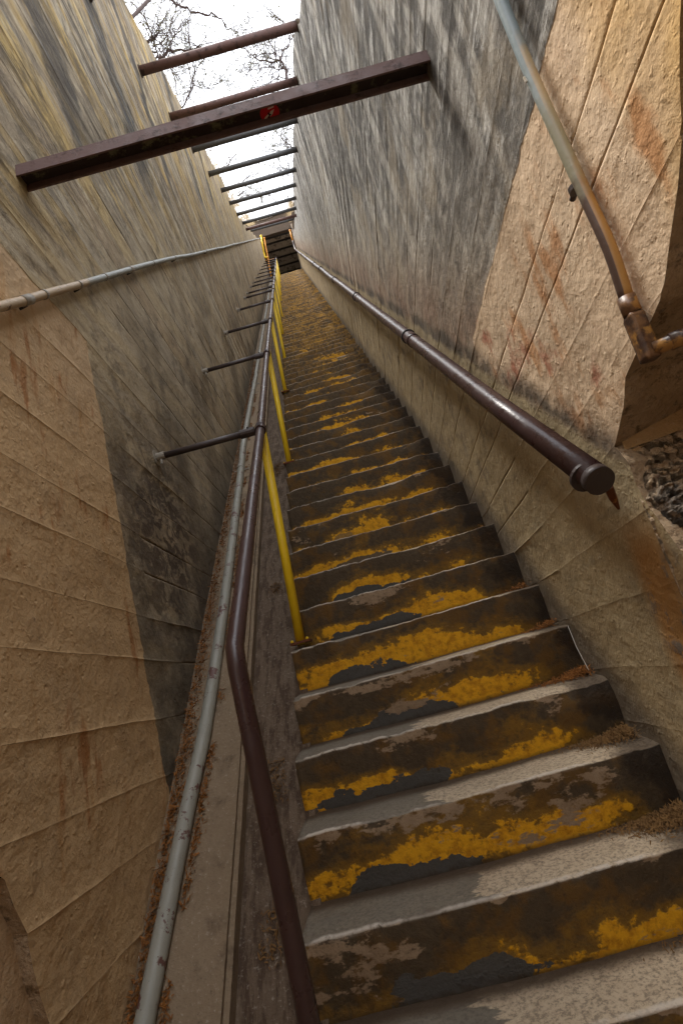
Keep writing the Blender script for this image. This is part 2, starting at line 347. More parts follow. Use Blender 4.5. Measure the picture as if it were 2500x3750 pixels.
def concrete(name, c0, c1, dirt, sc=4, bump=.01, stretch=None, lo=.5, hi=.7, amt=.8):
    n = NT(name); V = n.P if not stretch else n.vec(n.mul(n.x, stretch[0]), n.mul(n.y, stretch[1]), n.mul(n.z, stretch[2]))
    c = n.mix(n.noise(V, sc, 5), c0, c1); c = n.mix(n.rng(n.noise(V, sc * 2.3, 6, .7), lo, hi, 0., amt), c, dirt)
    f = n.noise(n.P, 80, 4, .75); c = n.mix(n.rng(f, .55, .75, 0., .4), c, (.5, .45, .38))
    c = n.mix(n.rng(f, .45, .25, 0., .5), c, (.04, .03, .025))
    return n.out(c, n.bump(f, .004, .8, n.bump(n.noise(n.P, 14, 5), bump, .8)), .9)
def metal(name, c0, c1, chip, rough=.45, lo=.6, hi=.68, sc=9, spec=.5, metallic=0., bump=.002):
    n = NT(name, rough, spec); c = n.mix(n.noise(n.P, 5, 5), c0, c1)
    k = n.rng(n.noise(n.P, sc, 6, .7), lo, hi); c = n.mix(k, c, chip)
    n.b.inputs['Metallic'].default_value = metallic
    return n.out(c, n.bump(n.add(n.noise(n.P, 40, 4), n.mul(k, .5)), bump, .7), n.rng(n.noise(n.P, 12, 4), .3, .7, rough - .08, rough + .15))

M = {}
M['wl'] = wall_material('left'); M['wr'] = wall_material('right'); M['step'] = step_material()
M['slab'] = concrete('slab_concrete', (.16, .112, .068), (.25, .185, .12), (.09, .062, .038), 3, .008)
M['gutter'] = concrete('gutter_concrete', (.085, .058, .038), (.17, .122, .082), (.05, .028, .016), 3.5, .02, (5, 1, 1), .42, .6)
def rough_mat():
    n = NT('hacked_concrete', .95); v = n.voro(n.P, 45); v2 = n.voro(n.P, 110); f = n.noise(n.P, 30, 7, .8)
    c = n.mix(f, (.24, .17, .10), (.80, .60, .40)); c = n.mix(n.rng(v, .5, .8, 0., .45), c, (.10, .07, .045)); c = n.mix(n.rng(n.noise(n.P, 5, 5), .52, .62, 0., .8), c, (.17, .15, .13))
    c = n.mix(n.rng(n.noise(n.P, 12, 4), .62, .7, 0., .7), c, (.28, .09, .06))
    b = n.bump(n.sub(1., n.voro(n.vec(n.add(n.x, n.mul(f, .03)), n.y, n.add(n.z, n.mul(f, .03))), 38)), .015, .7); b = n.bump(n.sub(1., v2), .006, .7, b); b = n.bump(f, .03, 1., b)
    return n.out(c, b, .95)
M['rough'] = rough_mat()
M['crumble'] = concrete('crumbled_edge', (.24, .16, .09), (.52, .38, .24), (.06, .04, .025), 14, .03)
M['jamb'] = concrete('jamb_concrete', (.34, .21, .09), (.50, .33, .16), (.20, .11, .04), 2.5, .012)
M['ceil'] = concrete('ceiling_concrete', (.40, .34, .28), (.52, .46, .38), (.05, .04, .034), 2.2, .008, None, .52, .6)
M['fascia'] = concrete('fascia_concrete', (.055, .038, .026), (.10, .07, .046), (.07, .05, .035), 2, .02)
M['soil'] = concrete('soil', (.08, .055, .036), (.17, .12, .075), (.07, .05, .035), 2, .08)
M['tanpanel'] = concrete('tan_painted_panel', (.40, .262, .140), (.53, .36, .205), (.26, .16, .08), 3, .02)
M['brown'] = metal('brown_painted_pipe', (.036, .017, .016), (.062, .032, .030), (.10, .062, .056), .30, .64, .76, 14)
M['darkbrown'] = metal('dark_brown_arm', (.035, .023, .021), (.055, .038, .034), (.13, .11, .095), .5, .68, .74, 30)
M['yellow'] = metal('yellow_painted_steel', (.74, .47, .008), (.86, .60, .012), (.10, .03, .01), .42, .68, .72, 11)
M['orange'] = metal('orange_rusty_pipe', (.60, .26, .012), (.50, .17, .012), (.18, .05, .01), .5, .55, .66, 12)
M['rustbar'] = metal('rusty_brown_steel', (.10, .050, .042), (.16, .085, .070), (.045, .022, .018), .65, .5, .66, 16)
M['greybar'] = metal('weathered_dark_pipe', (.055, .055, .058), (.10, .10, .10), (.26, .27, .27), .6, .56, .70, 60)
M['beam'] = metal('rusty_beam', (.10, .055, .050), (.17, .105, .095), (.045, .02, .015), .6, .5, .68, 20)
M['web'] = metal('beam_web', (.018, .009, .007), (.03, .016, .011), (.13, .12, .06), .75, .52, .64, 14)
M['galv'] = metal('grey_conduit', (.20, .19, .155), (.29, .285, .24), (.11, .05, .04), .5, .575, .60, 17)
M['fitting'] = metal('weathered_fitting', (.30, .27, .22), (.22, .19, .15), (.12, .08, .05), .5, .6, .68, 18)
M['rust'] = metal('rust', (.17, .05, .014), (.09, .03, .012), (.30, .12, .03), .9, .55, .65, 30)
M['black'] = metal('black_steel', (.012, .011, .011), (.02, .018, .017), (.05, .04, .035), .7)
def cond_mat():
    n = NT('overpainted_conduit', .4, .5)
    k = n.add(n.z, n.mul(n.sub(n.noise(n.P, 9, 4), .5), .35))
    c = n.mix(n.noise(n.P, 18, 4), (.22, .29, .32), (.36, .43, .45))
    c = n.mix(n.mul(n.rng(n.nx, -.70, -.50), n.rng(k, 1.92, 1.8)), c, (.50, .38, .22))
    c = n.mix(n.mul(n.rng(k, 1.85, 1.62), .9), c, (.30, .27, .17))
    c = n.mix(n.rng(k, 1.50, 1.40), c, (.10, .06, .045))
    c = n.mix(n.mul(n.rng(k, 1.55, 1.4), n.rng(n.nx, -.62, -.48)), c, (.42, .22, .06))
    return n.out(c, n.bump(n.noise(n.P, 50, 4), .002, .5), .42)
M['conduit'] = cond_mat()
def copper_mat():
    n = NT('bronze_fitting', .4, .6); c = n.mix(n.rng(n.noise(n.P, 30, 5), .35, .65), (.05, .025, .018), (.22, .11, .045)); c = n.mix(n.rng(n.noise(n.P, 22, 5), .52, .60), c, (.40, .20, .05))
    return n.out(c, n.bump(n.noise(n.P, 60, 4), .002, .8), .4)
M['bronze'] = copper_mat()
def flat(name, c, rough=.8, c2=None, sc=6):
    n = NT(name, rough); return n.out(n.mix(n.noise(n.P, sc, 4), c, c2 or tuple(a * .6 for a in c)), None, rough)
M['red'] = flat('sticker_red', (.55, .01, .012), .5, (.42, .01, .012)); M['white'] = flat('sticker_white', (.72, .66, .55), .5, (.5, .45, .36)); M['ink'] = flat('ink', (.02, .015, .015))
M['bark'] = flat('grey_brown_bark', (.13, .095, .085), .9, (.06, .042, .04), 20)
M['leaf'] = flat('dull_green_leaf', (.13, .15, .05), .7, (.22, .19, .07), 3)
M['straw'] = flat('dry_grass', (.55, .43, .25), .8, (.36, .26, .13), 5)
M['litter'] = flat('dry_litter', (.34, .125, .02), .9, (.07, .03, .012), 30)
M['litter2'] = flat('pale_litter', (.26, .14, .045), .9, (.06, .03, .014), 40)
M['line'] = flat('pale_line', (.5, .47, .42), .5)

# ------------------------------------------------------------------ setting: ground, channel, hillsides
lv, lf = [], []
def sheet(name, xs, ys, zf, mat, **k):
    vs_ = [(x, y, zf(x, y)) for y in ys for x in xs]; nx = len(xs)
    fs = [(j * nx + i, j * nx + i + 1, (j + 1) * nx + i + 1, (j + 1) * nx + i) for j in range(len(ys) - 1) for i in range(nx - 1)]
    return mesh_obj(name, vs_, fs, mat, smooth=True, **k)
KLOW = -5
def lin(a, b, n): return [a + (b - a) * i / n for i in range(n + 1)]
# lower landing where the photographer stands
sheet('lower_landing', lin(-.62, 3.2, 20), lin(-5.2, KLOW * T + .3, 20), lambda x, y: KLOW * R - .19 + .004 * nz(x, y, 0, 3), M['slab'], kind='structure')
# gutter between stairs and curb slab, curb slab, both follow the slope
def slope_strip(name, x0, x1, h, mat, nx=6, amp=.006, thick=.2, y0=KLOW * T, y1=YP):
    ys = lin(y0, 4, 110) + lin(4.2, y1, 70); xs = lin(x0, x1, nx); vs_ = []; fs = []
    for y in ys:
        for i, x in enumerate(xs):
            e = amp * (nz(x * 14, y * 5) + .6 * nz(x * 40, y * 18, 5)); vs_.append((x + (amp * .8 * nz(y * 9, 3) if i in (0, nx) else 0), y, SL * y + h + e))
        vs_.append((x1 + amp * .8 * nz(y * 9, 3), y, SL * y + h - thick))
    w = nx + 2
    for j in range(len(ys) - 1):
        for i in range(w - 1): fs.append((j * w + i, j * w + i + 1, (j + 1) * w + i + 1, (j + 1) * w + i))
    return mesh_obj(name, vs_, fs, mat, smooth=False, kind='structure')
slope_strip('drainage_gutter', -.26, .03, -.175, M['gutter'], 8, .006)
slope_strip('curb_slab', -.56, -.235, -.095, M['slab'], 6, .0025)
slope_strip('curb_edge_lip', -.262, -.218, -.115, M['slab'], 2, .003)
slope_strip('stair_base_ramp', -.1, W + .1, -.32, M['slab'], 3, .0)
# hillside above, on both sides, out to the horizon
def hill(x, y):
    side = -1 if x < 0 else 1
    d = abs(x) - (.9 if x < 0 else 1.5)
    hh = interp([(0, 5.2), (3, 4.9), (6, 4.35), (9, 3.5), (12, 3.3), (20, 3.2)], y) if x < 0 else interp([(0, 4.3), (7, 4.1), (11, 3.4), (17.5, 2.75), (20, 2.9)], y)
    z = SL * max(min(y, 26), -12) + hh - .25 + .35 * nz(x, y, 0, .35) + .12 * nz(x, y, 0, 1.7)
    return z - max(0, d - 6) * .25 * (1 if d < 60 else 0) - (0 if d < 60 else 13.5)
xsL = [-900, -300, -120, -60, -30, -18, -12, -9, -7, -5.5, -4.5, -3.6, -3, -2.4, -1.9, -1.5, -1.15, -.85]
ysH = [-900, -300, -100, -40, -20, -12, -8] + lin(-5, 26, 62) + [30, 40, 60, 120, 400, 900]
sheet('left_hillside', xsL, ysH, hill, M['soil'], kind='structure')
sheet('right_hillside', [-x + .3 for x in reversed(xsL)], ysH, hill, M['soil'], kind='structure')

# ------------------------------------------------------------------ stairs: one part per step
stairs = empty('staircase', (0, 0, 0), label='long steep concrete staircase with worn yellow painted risers climbing to a dark portal', cat='staircase')
def step_mesh(name, seed, nx, prof_n, chip):
    # profile from foot of riser to back of tread, origin at the nosing, x across
    rr = .006; prof = [(0.006, -R - .06), (.004, -R * .8), (.002, -R * .5), (0, -R * .25)]
    for a in range(prof_n + 1):
        t = math.pi / 2 * a / prof_n; prof.append((rr - rr * math.cos(t), -rr + rr * math.sin(t)))
    prof += [(.05, .001), (.10, .002), (.16, .004), (T + .012, .008)]
    xs = lin(0, W + .02, nx); vs_ = []; fs = []; P_ = len(prof)
    for i, x in enumerate(xs):
        c = max(0, nz(x * 3.1, seed * 7.3, 1.7) - .12) * .042 + max(0, nz(x * 17, seed * 3.1)) * .010 + .004 * nz(x * 60, seed)
        c *= chip
        if x < .03: c += .006
        sag = -.006 * math.exp(-((x - .55) / .3) ** 2) + .004 * nz(x * 2, seed * 5)
        for j, (py, pz) in enumerate(prof):
            near = math.exp(-((pz + rr) ** 2 + (py) ** 2) / .0009) if j >= 2 else 0
            k = c * near * (1.0 if j < 4 + prof_n + 1 else .5)
            wob = .0035 * nz(x * 9, pz * 14, seed) * chip if j < 4 else .002 * nz(x * 11, py * 11, seed) * chip
            vs_.append((x - (.004 + .004 * nz(pz * 20, py * 20, seed) if i == 0 else 0), py + k + (wob if j < 4 else 0), pz - k * .9 + sag * (1 if j > 2 else .5) + (wob if j > 4 else 0)))
    for i in range(nx):
        for j in range(P_ - 1):
            fs.append((i * P_ + j, (i + 1) * P_ + j, (i + 1) * P_ + j + 1, i * P_ + j + 1))
    # left cheek
    b = len(vs_); vs_ += [(.0, T + .012, -R - .06)]
    fs.append(tuple([j for j in range(P_)][::-1] + [b])[::-1])
    me = bpy.data.meshes.new(name); me.from_pydata(vs_, [], fs); me.update(); me.materials.append(M['step'])
    for p in me.polygons: p.use_smooth = len(p.vertices) == 4
    return me
far = [step_mesh('step_far', s + 40.5, 26, 2, .9) for s in range(6)]
for k in range(KLOW, NTOP + 1):
    me = step_mesh('step', k + .37, 110 if k < 8 else 60, 4, 1.0) if k < 26 else far[(k * 5 + k // 6) % 6]
    o = bpy.data.objects.new('step', me); COL.objects.link(o); o.parent = stairs
    dy = .004 * nz(k * 1.7, 3); dz = .003 * nz(k * 2.3, 9)
    o.location = (0, k * T + dy, k * R + dz)
    if k == NTOP: pass

# ------------------------------------------------------------------ walls: one part per board-formed course
topL = [(-6, 5.8), (0, 5.40), (1.88, 5.25), (2.5, 5.16), (3.13, 4.98), (4.04, 4.83), (4.7, 4.71), (6.07, 4.46), (7.3, 4.28), (8.2, 3.9), (9.75, 3.45), (11.7, 3.33), (16, 3.1), (21, 3.0)]
JAMBL = [(-1.5, -.2), (.08, -.295), (.17, -.325), (.28, -.355), (.375, -.39), (.43, -.43), (.5, -.62), (.7, -1.2), (2.0, -3.0)]
topR = [(-6, 4.5), (1.55, 4.40), (1.75, 4.35), (2.6, 4.52), (4.4, 4.27), (6.9, 4.06), (11.1, 3.42), (17.5, 2.75), (21, 2.7)]
def jag(y, s): return .10 * nz(y * 1.3, s) + .05 * nz(y * 5, s, 3) + (.07 if nz(y * 2.1, s, 8) > .15 else 0)
def yfor(z, tp, s):
    y = z / SL - 3
    for _ in range(14): y = (z - interp(tp, y) - (jag(y, s) if s else 0)) / SL
    return y
JAMB = [(-1.5, -2.6), (.30, -2.0), (.42, -1.2), (.52, -.75), (.60, -.48), (.666, -.343), (.713, -.331), (.812, -.29), (.89, -.286), (.942, -.30), (.977, -.262), (1.025, -.373), (1.072, -.414), (1.086, -.468), (1.102, -.574), (1.123, -.651), (1.159, -.705), (1.203, -.76), (1.244, -.83), (1.41, -.97), (1.9, -1.5), (2.0, -2.6)]
def course(name, side, z0, z1, idx, parent, mat):
    tp = topL if side < 0 else topR
    zz0 = z0; off = (.0004 if z0 < 2 else .0012) * nz(idx * 3.7, side * 5.1); yend = YP
    ym = -5.0
    near = z0 < 4.5
    rows = 6 if near else 3
    def bounds(z):
        a = max(yfor(z, tp, 11 + side), ym); b = min((z + .42) / SL, yend)
        if side > 0 and z < 2.0: a = max(a, interp(JAMB, z) + .010 * nz(z * 22, 3) + .008 * nz(z * 60, 7))
        if side < 0 and z < 2.0: a = max(a, interp(JAMBL, z) + .010 * nz(z * 16, 5) + .010 * nz(z * 55, 2))
        return a, b
    if bounds(z0)[1] - bounds(z0)[0] < .02 or bounds(z1)[1] - bounds(z1)[0] < .02: return
    n = 110 if near else 44
    FR = [0, .018, .06, .35, .65, .94, .982, 1] if near else [0, .04, .5, .96, 1]
    rows = len(FR) - 1
    vs_ = []; fs = []
    def seam(y, q):                      # width and lip of the joint number q at y
        c = nz(y * 1.1, q * 3.1, 2); w_ = .0012 + (max(0, c - .05) * .014 + .002 * max(0, nz(y * 9, q * 5.5))) * (1 if (q * 7) % 5 in (0, 2) else .25)
        if side > 0 and abs(q - 16.5) < 1: return max(.0006, .003 + .004 * nz(y * 7, q) + .002 * nz(y * 30, q)), 0
        if side < 0 and y < .52: return .0006, .0008 + .0032 * max(0, nz(y * 2.5, q * 3.3) + .2)
        if side > 0 and y < .5: return min(w_, .002) * (.7 if q % 2 else .2) * max(0, min(1, .5 + 1.6 * nz(y * 4, q * 1.9))), .0008 + .002 * max(0, nz(y * 5, q))
        return min(w_, .005) * (1.6 if y > .6 else 1), (max(0, -c + .12) * .008 + .0015 * nz(y * 28, q)) * (1 if (q * 7) % 5 in (1, 3, 4) else .3)
    for j in range(rows + 1):
        fr = FR[j]
        for i in range(n + 1):
            z = z0 + (z1 - z0) * fr
            a, b = bounds(z)
            y = a + (b - a) * i / n
            zz = z - BT * y + .005 * nz(y * 2.2, z * .5) + .0025 * nz(y * 9, z)
            e = off + .007 * nz(y * 1.1, z * 1.1, 2) + .0028 * nz(y * 6, z * 6) + .0010 * nz(y * 26, z * 26) + .0007 * nz(y * 60, z * 60)
            lip = 0
            if j <= 1 or j >= rows - 1:
                w_, l_ = seam(y, idx + (1 if j > 1 else 0))
                if j == 0: zz += w_ / 2
                if j == rows: zz -= w_ / 2
                lip = l_ if j in (0, rows) else l_ * .5
                if j in (0, rows) and w_ > .002: lip -= .003 if z0 > 2 else .0015
            if side < 0: x = xl(H(y, zz)) + e + lip
            else: x = W - e - lip
            vs_.append((x, y, zz))
    nn = n + 1
    for j in range(rows):
        for i in range(n):
            q = (j * nn + i, j * nn + i + 1, (j + 1) * nn + i + 1, (j + 1) * nn + i); fs.append(q if side < 0 else q[::-1])
    # thickness
    th = -.32 * (-side) * -1
    b0 = len(vs_)
    ring = [j * nn + i for j, i in [(0, i) for i in range(nn)]] + [j * nn + n for j in range(1, rows + 1)] + [rows * nn + i for i in range(n - 1, -1, -1)] + [j * nn for j in range(rows - 1, 0, -1)]
    L = len(ring)
    for r in ring: vs_.append(vs_[r])
    for r in ring:
        x, y, z = vs_[r]; vs_.append(((x - .32) if side < 0 else (x + .32), y, z))
    for i in range(L):
        q = (b0 + i, b0 + (i + 1) % L, b0 + L + (i + 1) % L, b0 + L + i); fs.append(q[::-1] if side < 0 else q)
    o = mesh_obj(name, vs_, fs, mat, parent)
    for p in o.data.polygons[:rows * n]: p.use_smooth = True
    if z0 < 2:
        o.data.materials.append((M['crumble'] if z0 < 1.2 else M['jamb']) if side > 0 else M['crumble'])
        for p in o.data.polygons[rows * n:]: p.material_index = 1
lw = empty('board_formed_wall', (-.5, 8, 9), label='left concrete trench wall, yellow and black streaked, with a tan painted end', cat='wall')
rw = empty('board_formed_wall', (1.2, 8, 9), label='right concrete trench wall, grey and charcoal streaked, with a brown handrail on it', cat='wall')
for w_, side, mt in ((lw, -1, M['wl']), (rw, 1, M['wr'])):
    w_.location = (0, 0, 0)
    edges = []; z = -1.5 if side < 0 else -1.5
    rnd = random.Random(5 + side)
    known = [-1.5, -1.3, -1.1, -.9, -.7, -.5, -.3, -.12, .07, .27, .455, .655, .875, 1.045, 1.24, 1.40, 1.60, 1.78, 1.965, 2.168, 2.365, 2.56] if side < 0 else \
            [-1.5, -1.3, -1.1, -.9, -.7, -.5, -.3, -.12, .07, .25, .425, .62, .80, .98, 1.13, 1.28, 1.445, 1.57, 1.80, 1.98, 2.18, 2.38]
    edges = known[:]
    while edges[-1] < 25.6: edges.append(edges[-1] + rnd.choice((.17, .19, .20, .20, .24)))
    for i in range(len(edges) - 1): course('wall_course', side, edges[i], edges[i + 1], i, w_, mt)

# ------------------------------------------------------------------ passage opening on the right
def grid_face(name, o, u, v, nu, nv, disp, mat, parent=None, **k):
    o, u, v = Vector(o), Vector(u), Vector(v); n_ = u.cross(v).normalized(); vs_ = []; fs = []
    for j in range(nv + 1):
        for i in range(nu + 1):
            p = o + u * (i / nu) + v * (j / nv); vs_.append(p + n_ * disp(i / nu, j / nv, p))
    for j in range(nv):
        for i in range(nu): a = j * (nu + 1) + i; fs.append((a, a + 1, a + nu + 2, a + nu + 1))
    return mesh_obj(name, vs_, fs, mat, parent, **k)
jm = empty('passage_doorway', (0, 0, 0), label='broken edged passage opening at the right end of the wall, below the bronze conduit elbow', cat='doorway')
jd = Vector((.94, -.34, 0))
zs = [-1.4, -.9, -.5, -.1, .3, .55, .76, .97, 1.16, 1.36, 1.58, 1.8, 2.05]
for a, b in zip(zs, zs[1:]):
    y0 = interp(JAMB, min((a + b) / 2, .9))
    ob = grid_face('jamb_course', (W + .004, -.30, a + .002), jd * 1.8, (0, 0, b - a - .004), 16, 3,
                   lambda s, t, p: -.03 + .006 * nz(p.x * 3, p.z * 3) + .003 * nz(p.x * 20, p.z * 20), M['jamb'], jm)
# hacked rough aggregate
def rdisp(s, t, p):
    f = min(1, 6 * t * (1 - t) * 1.0, 12 * s + .3)
    return f * (.03 + .07 * nz(p.x * 7, p.y * 7, p.z * 7) + .06 * abs(nz(p.x * 20, p.z * 20, 3)) + .035 * abs(nz(p.x * 48, p.z * 48, 9)) + .012 * nz(p.x * 110, p.z * 110, 4))
grid_face('hacked_patch', (W + .002, -.262, .3), jd * 1.1, (0, 0, .68), 200, 130, rdisp, M['rough'], jm)
grid_face('passage_far_wall', (W + 1.9, -5, -1.4), (0, 5, 0), (0, 0, 3.5), 12, 12, lambda s, t, p: .01 * nz(p.y, p.z), M['jamb'], jm)
grid_face('passage_ceiling', (W + .3, -5, 2.06), (0, 5, 0), (1.8, 0, 0), 12, 12, lambda s, t, p: .01 * nz(p.x, p.y), M['jamb'], jm)
# tunnel mouth the photographer stands in
b = MB(); b.box((-1.1, -5, -1.5), (-.508, -.22, .55)); b.build('adjoining_panel', M['tanpanel'], lw)
tm = empty('tunnel_mouth', (0, 0, 0), label='concrete end wall closing the trench behind the lower landing', cat='wall')
b = MB(); b.box((-.9, -5.4, -1.5), (3.3, -5.0, 3.6)); b.build('end_wall', M['jamb'], tm)

# ------------------------------------------------------------------ portal at the top
pt = empty('tunnel_portal', (0, 0, 0), label='dark tunnel portal with beamed concrete ceiling at the top of the stairs', cat='tunnel')
b = MB(); b.box((-1.4, YP - .02, ZC), (W + .9, YP + .22, ZC + .98)); fo = b.build('lintel', M['fascia'], pt)
ys = [YP + .22 + .10, YP + .64, YP + 1.19, YP + 1.72, YP + 2.34, YP + 2.9, YP + 3.5]
ys = [YP + .2] + [YP + d for d in (.56, 1.10, 1.62, 2.24, 2.8, 3.4, 4.0, 4.6)]
for a, c in zip(ys, ys[1:]):
    b = MB(); b.box((-1.3, a + .046, ZC + .025), (W + .8, c - .046, ZC + .12)); b.build('ceiling_panel', M['ceil'], pt)
for a in ys:
    b = MB(); b.box((-1.35, a - .045, ZC - .02), (W + .85, a + .045, ZC + .02)); b.build('joist', M['black'], pt)
for nm, x0, x1 in (('side_wall', -1.1, -.9), ('side_wall', W + .02, W + .3)):
    b = MB(); b.box((x0, YP + .02, ZT - .5), (x1, YP + 4.8, ZC + .1)); b.build(nm, M['ceil'], pt)
b = MB(); b.box((-1.3, YP + 4.8, ZT - .5), (W + .8, YP + 5, ZC + .3)); b.build('end_wall', M['ceil'], pt)
b = MB(); b.box((-1.3, NTOP * T + .15, ZT - .4), (W + .3, YP + 5, ZT + .002)); b.build('landing', M['slab'], pt)
b = MB(); b.box((-1.3, YP - .02, ZT - .5), (-.47, YP + .2, ZC + .001)); b.build('jamb', flat('pink_jamb', (.26, .18, .15), .9, (.18, .12, .10)), pt)

# soil bank over the portal
def bank(x, y): return ZC + .92 + max(0, (y - YP)) * .75 + .10 * nz(x * 1.6, y * 1.6) + .07 * nz(x * 6, y * 6)
sheet('soil_bank', lin(-2.2, 2.6, 60), lin(YP - .05, YP + 8, 70), bank, M['soil'], kind='structure')

# ------------------------------------------------------------------ braces and beam over the trench
bars = [(.85, 5.32, 'rustbar'), (1.90, 6.12, 'rustbar'), (2.905, 6.875, 'rustbar'), (4.03, 7.75, 'greybar'), (5.27, 8.71, 'greybar'), (6.60, 9.80, 'greybar'),
        (7.76, 10.69, 'greybar'), (9.03, 11.66, 'greybar'), (10.25, 12.59, 'greybar'), (13.2, 15.16, 'greybar'), (11.19, 13.28, 'rustbar')]
blabels = ['rusty brown pipe brace whose end barely shows at the top left frame edge',
           'thick rusty brown pipe brace crossing the sky highest in the picture',
           'rusty brown pipe brace, second down, just above the steel channel beam',
           'dark grey pipe brace half hidden behind the steel channel beam',
           'speckled grey pipe brace, first one clear below the steel channel beam',
           'speckled grey pipe brace, second one below the steel channel beam',
           'grey pipe brace, third one below the steel channel beam, near the dry branches',
           'grey pipe brace crossing just in front of the dry grass above the portal',
           'dark pipe brace before the soil bank, upper of the trio by the portal',
           'middle and farthest pipe brace of the close trio in front of the portal',
           'reddish pipe brace, lowest of the close trio in front of the portal lintel']
for i, (y, z, mt) in enumerate(bars):
    e = empty('cross_brace', (.35, y, z), label=blabels[i], cat='pipe brace', group='pipe braces spanning the trench')
    b = MB(); b.tube([(xl(H(y, z)) - .05 - .0, y, z + .03 * 1), (W + .05, y, z - .03 * 0)], .041, 16)
    b.build('pipe', M[mt], e, smooth=True)
    b = MB(); x = xl(H(y, z)); b.tube([(x - .02, y, z + .03), (x + .012, y, z + .03)], .050, 16); b.build('socket', M['fascia'], e)
    b = MB(); b.tube([(W - .01, y, z), (W + .02, y, z)], .050, 16); b.build('socket', M['fascia'], e)
e = empty('channel_beam', (.35, -.13, 2.6), label='rusty steel channel beam across the trench with a round red sticker underneath', cat='beam')
y0, y1 = -.160, -.088; zl, zr = 2.617, 2.575
def beam_piece(b, ya, yb, da, db):
    xa, xb = -.45, W + .03
    b.add([(xa, ya, zl + da), (xb, ya, zr + da), (xb, yb, zr + da), (xa, yb, zl + da), (xa, ya, zl + db), (xb, ya, zr + db), (xb, yb, zr + db), (xa, yb, zl + db)],
          [(0, 3, 2, 1), (4, 5, 6, 7), (0, 1, 5, 4), (1, 2, 6, 5), (2, 3, 7, 6), (3, 0, 4, 7)])
b = MB(); beam_piece(b, y0, y0 + .007, -.024, .026); b.build('flange', M['beam'], e)
b = MB(); beam_piece(b, y1 - .007, y1, -.024, .026); b.build('flange', M['beam'], e)
b = MB(); beam_piece(b, y0 + .0075, y1 - .0075, .005, .014); b.build('web', M['web'], e)
# sticker on the web underside
def on_web(px, py):
    d = ray(px, py); p = CP + d * ((2.599 - CP.z) / d.z); return p
c = on_web(619, 257); zc = zl + (zr - zl) * (c.x + .45) / (W + .48) + .0035
b = MB(); N_ = 28; ctr = Vector((c.x, y0 + .05, zc)); rad = .036
b.add([ctr + Vector((rad * math.cos(2 * math.pi * i / N_), rad * math.sin(2 * math.pi * i / N_) * .95, -rad * math.cos(2 * math.pi * i / N_) * .027)) for i in range(N_)] +
      [ctr + Vector((rad * math.cos(2 * math.pi * i / N_), rad * math.sin(2 * math.pi * i / N_) * .95, .001 - rad * math.cos(2 * math.pi * i / N_) * .027)) for i in range(N_)],
      [tuple(range(N_))] + [tuple(range(N_, 2 * N_))[::-1]] + [(i, (i + 1) % N_, N_ + (i + 1) % N_, N_ + i) for i in range(N_)])
st = b.build('sticker', M['red'], e, label='round red sticker with a white and black mark')
def blob(name, pts, mat, dz=.002):
    b = MB(); P3 = [ctr + Vector((x * rad, y * rad, -dz - x * rad * .027)) for x, y in pts]; n = len(P3)
    b.add(P3 + [p + Vector((0, 0, .0012)) for p in P3], [tuple(range(n)), tuple(range(n, 2 * n))[::-1]] + [(i, (i + 1) % n, n + (i + 1) % n, n + i) for i in range(n)])
    o = b.build(name, mat, e); return o
blob('sticker_mark', [(-.65, .35), (-.35, .12), (-.05, .05), (.1, -.18), (.5, -.30), (.25, .12), (.0, .3), (-.3, .3), (-.6, .5)], M['white'])
blob('sticker_mark', [(-.25, -.05), (-.12, -.25), (-.05, 0), (.12, .1), (-.02, .2), (-.2, .45), (-.3, .3), (-.12, .12)], M['ink'], .0035)
blob('sticker_lettering', [(-.1, -.55), (.5, -.62), (.52, -.52), (-.08, -.42)], M['white'])

# ------------------------------------------------------------------ left handrail
hr = empty('handrail', (.09, -.38, 0), label='brown pipe handrail on yellow posts left of the stairs, braced to the left wall', cat='handrail')
XR = .09
railpts = [(XR, -.384, -.55), (XR, -.384, .1), (XR, -.385, .45), (XR, -.388, .70), (XR, -.378, .745)]
rp = [(570, 1230), (598, 985), (612, 820), (621, 730), (627, 670), (631, 625), (632.5, 600)]
tr_ = [at_x(a, b_, XR) for a, b_ in rp]
hline = [(p.y, H(p.y, p.z)) for p in tr_]
pts = [Vector(p) for p in railpts]
for p in tr_[:3]: pts.append(p)
for y in (3.4, 5, 7, 9, 11.5, 14, 16.5, 18.7): pts.append(Vector((XR + .012 * nz(y, 2), y, SL * y + 1.07 + .012 * nz(y, 5) - .002 * y)))
b = MB(); b.tube(pts, .0215, 18); b.build('rail', M['brown'], hr, smooth=True)
def rail_z(y):
    for p, q in zip(pts[4:], pts[5:]):
        if p.y <= y <= q.y: return p.z + (q.z - p.z) * (y - p.y) / (q.y - p.y)
    return pts[-1].z
# yellow posts
pb = [(690, 1475), (668, 1080), (660, 918), (656, 833), (652, 778), (650.5, 737), (649, 703)]
ylist = [at_x(a, b_, .025).y for a, b_ in pb] + [12.6, 14.6, 16.6, 18.4]
for i, y in enumerate(ylist):
    k = math.floor(y / T + .001); zb = k * R if i else .795
    zb = max(zb, SL * y - .17)
    topx = XR - .004 if i else XR - .004
    ty = y - .03
    b = MB(); b.tube([(.025, y, zb - .01), (.05, y - .012, zb + .45), (topx, ty, rail_z(ty) - .018)], .022, 14)
    po = b.build('post', M['yellow'], hr, smooth=True)
    b = MB(); b.box((-.02, y - .035, zb - .008), (.075, y + .045, zb + .004)); b.build('base_plate', M['rust'], po)
    b = MB(); b.ball((.062, y - .02, zb + .008), .008, 6); b.build('bolt', M['yellow'], po)
    b = MB(); b.ball((-.01, y - .02, zb + .008), .008, 6); b.build('bolt', M['yellow'], po)
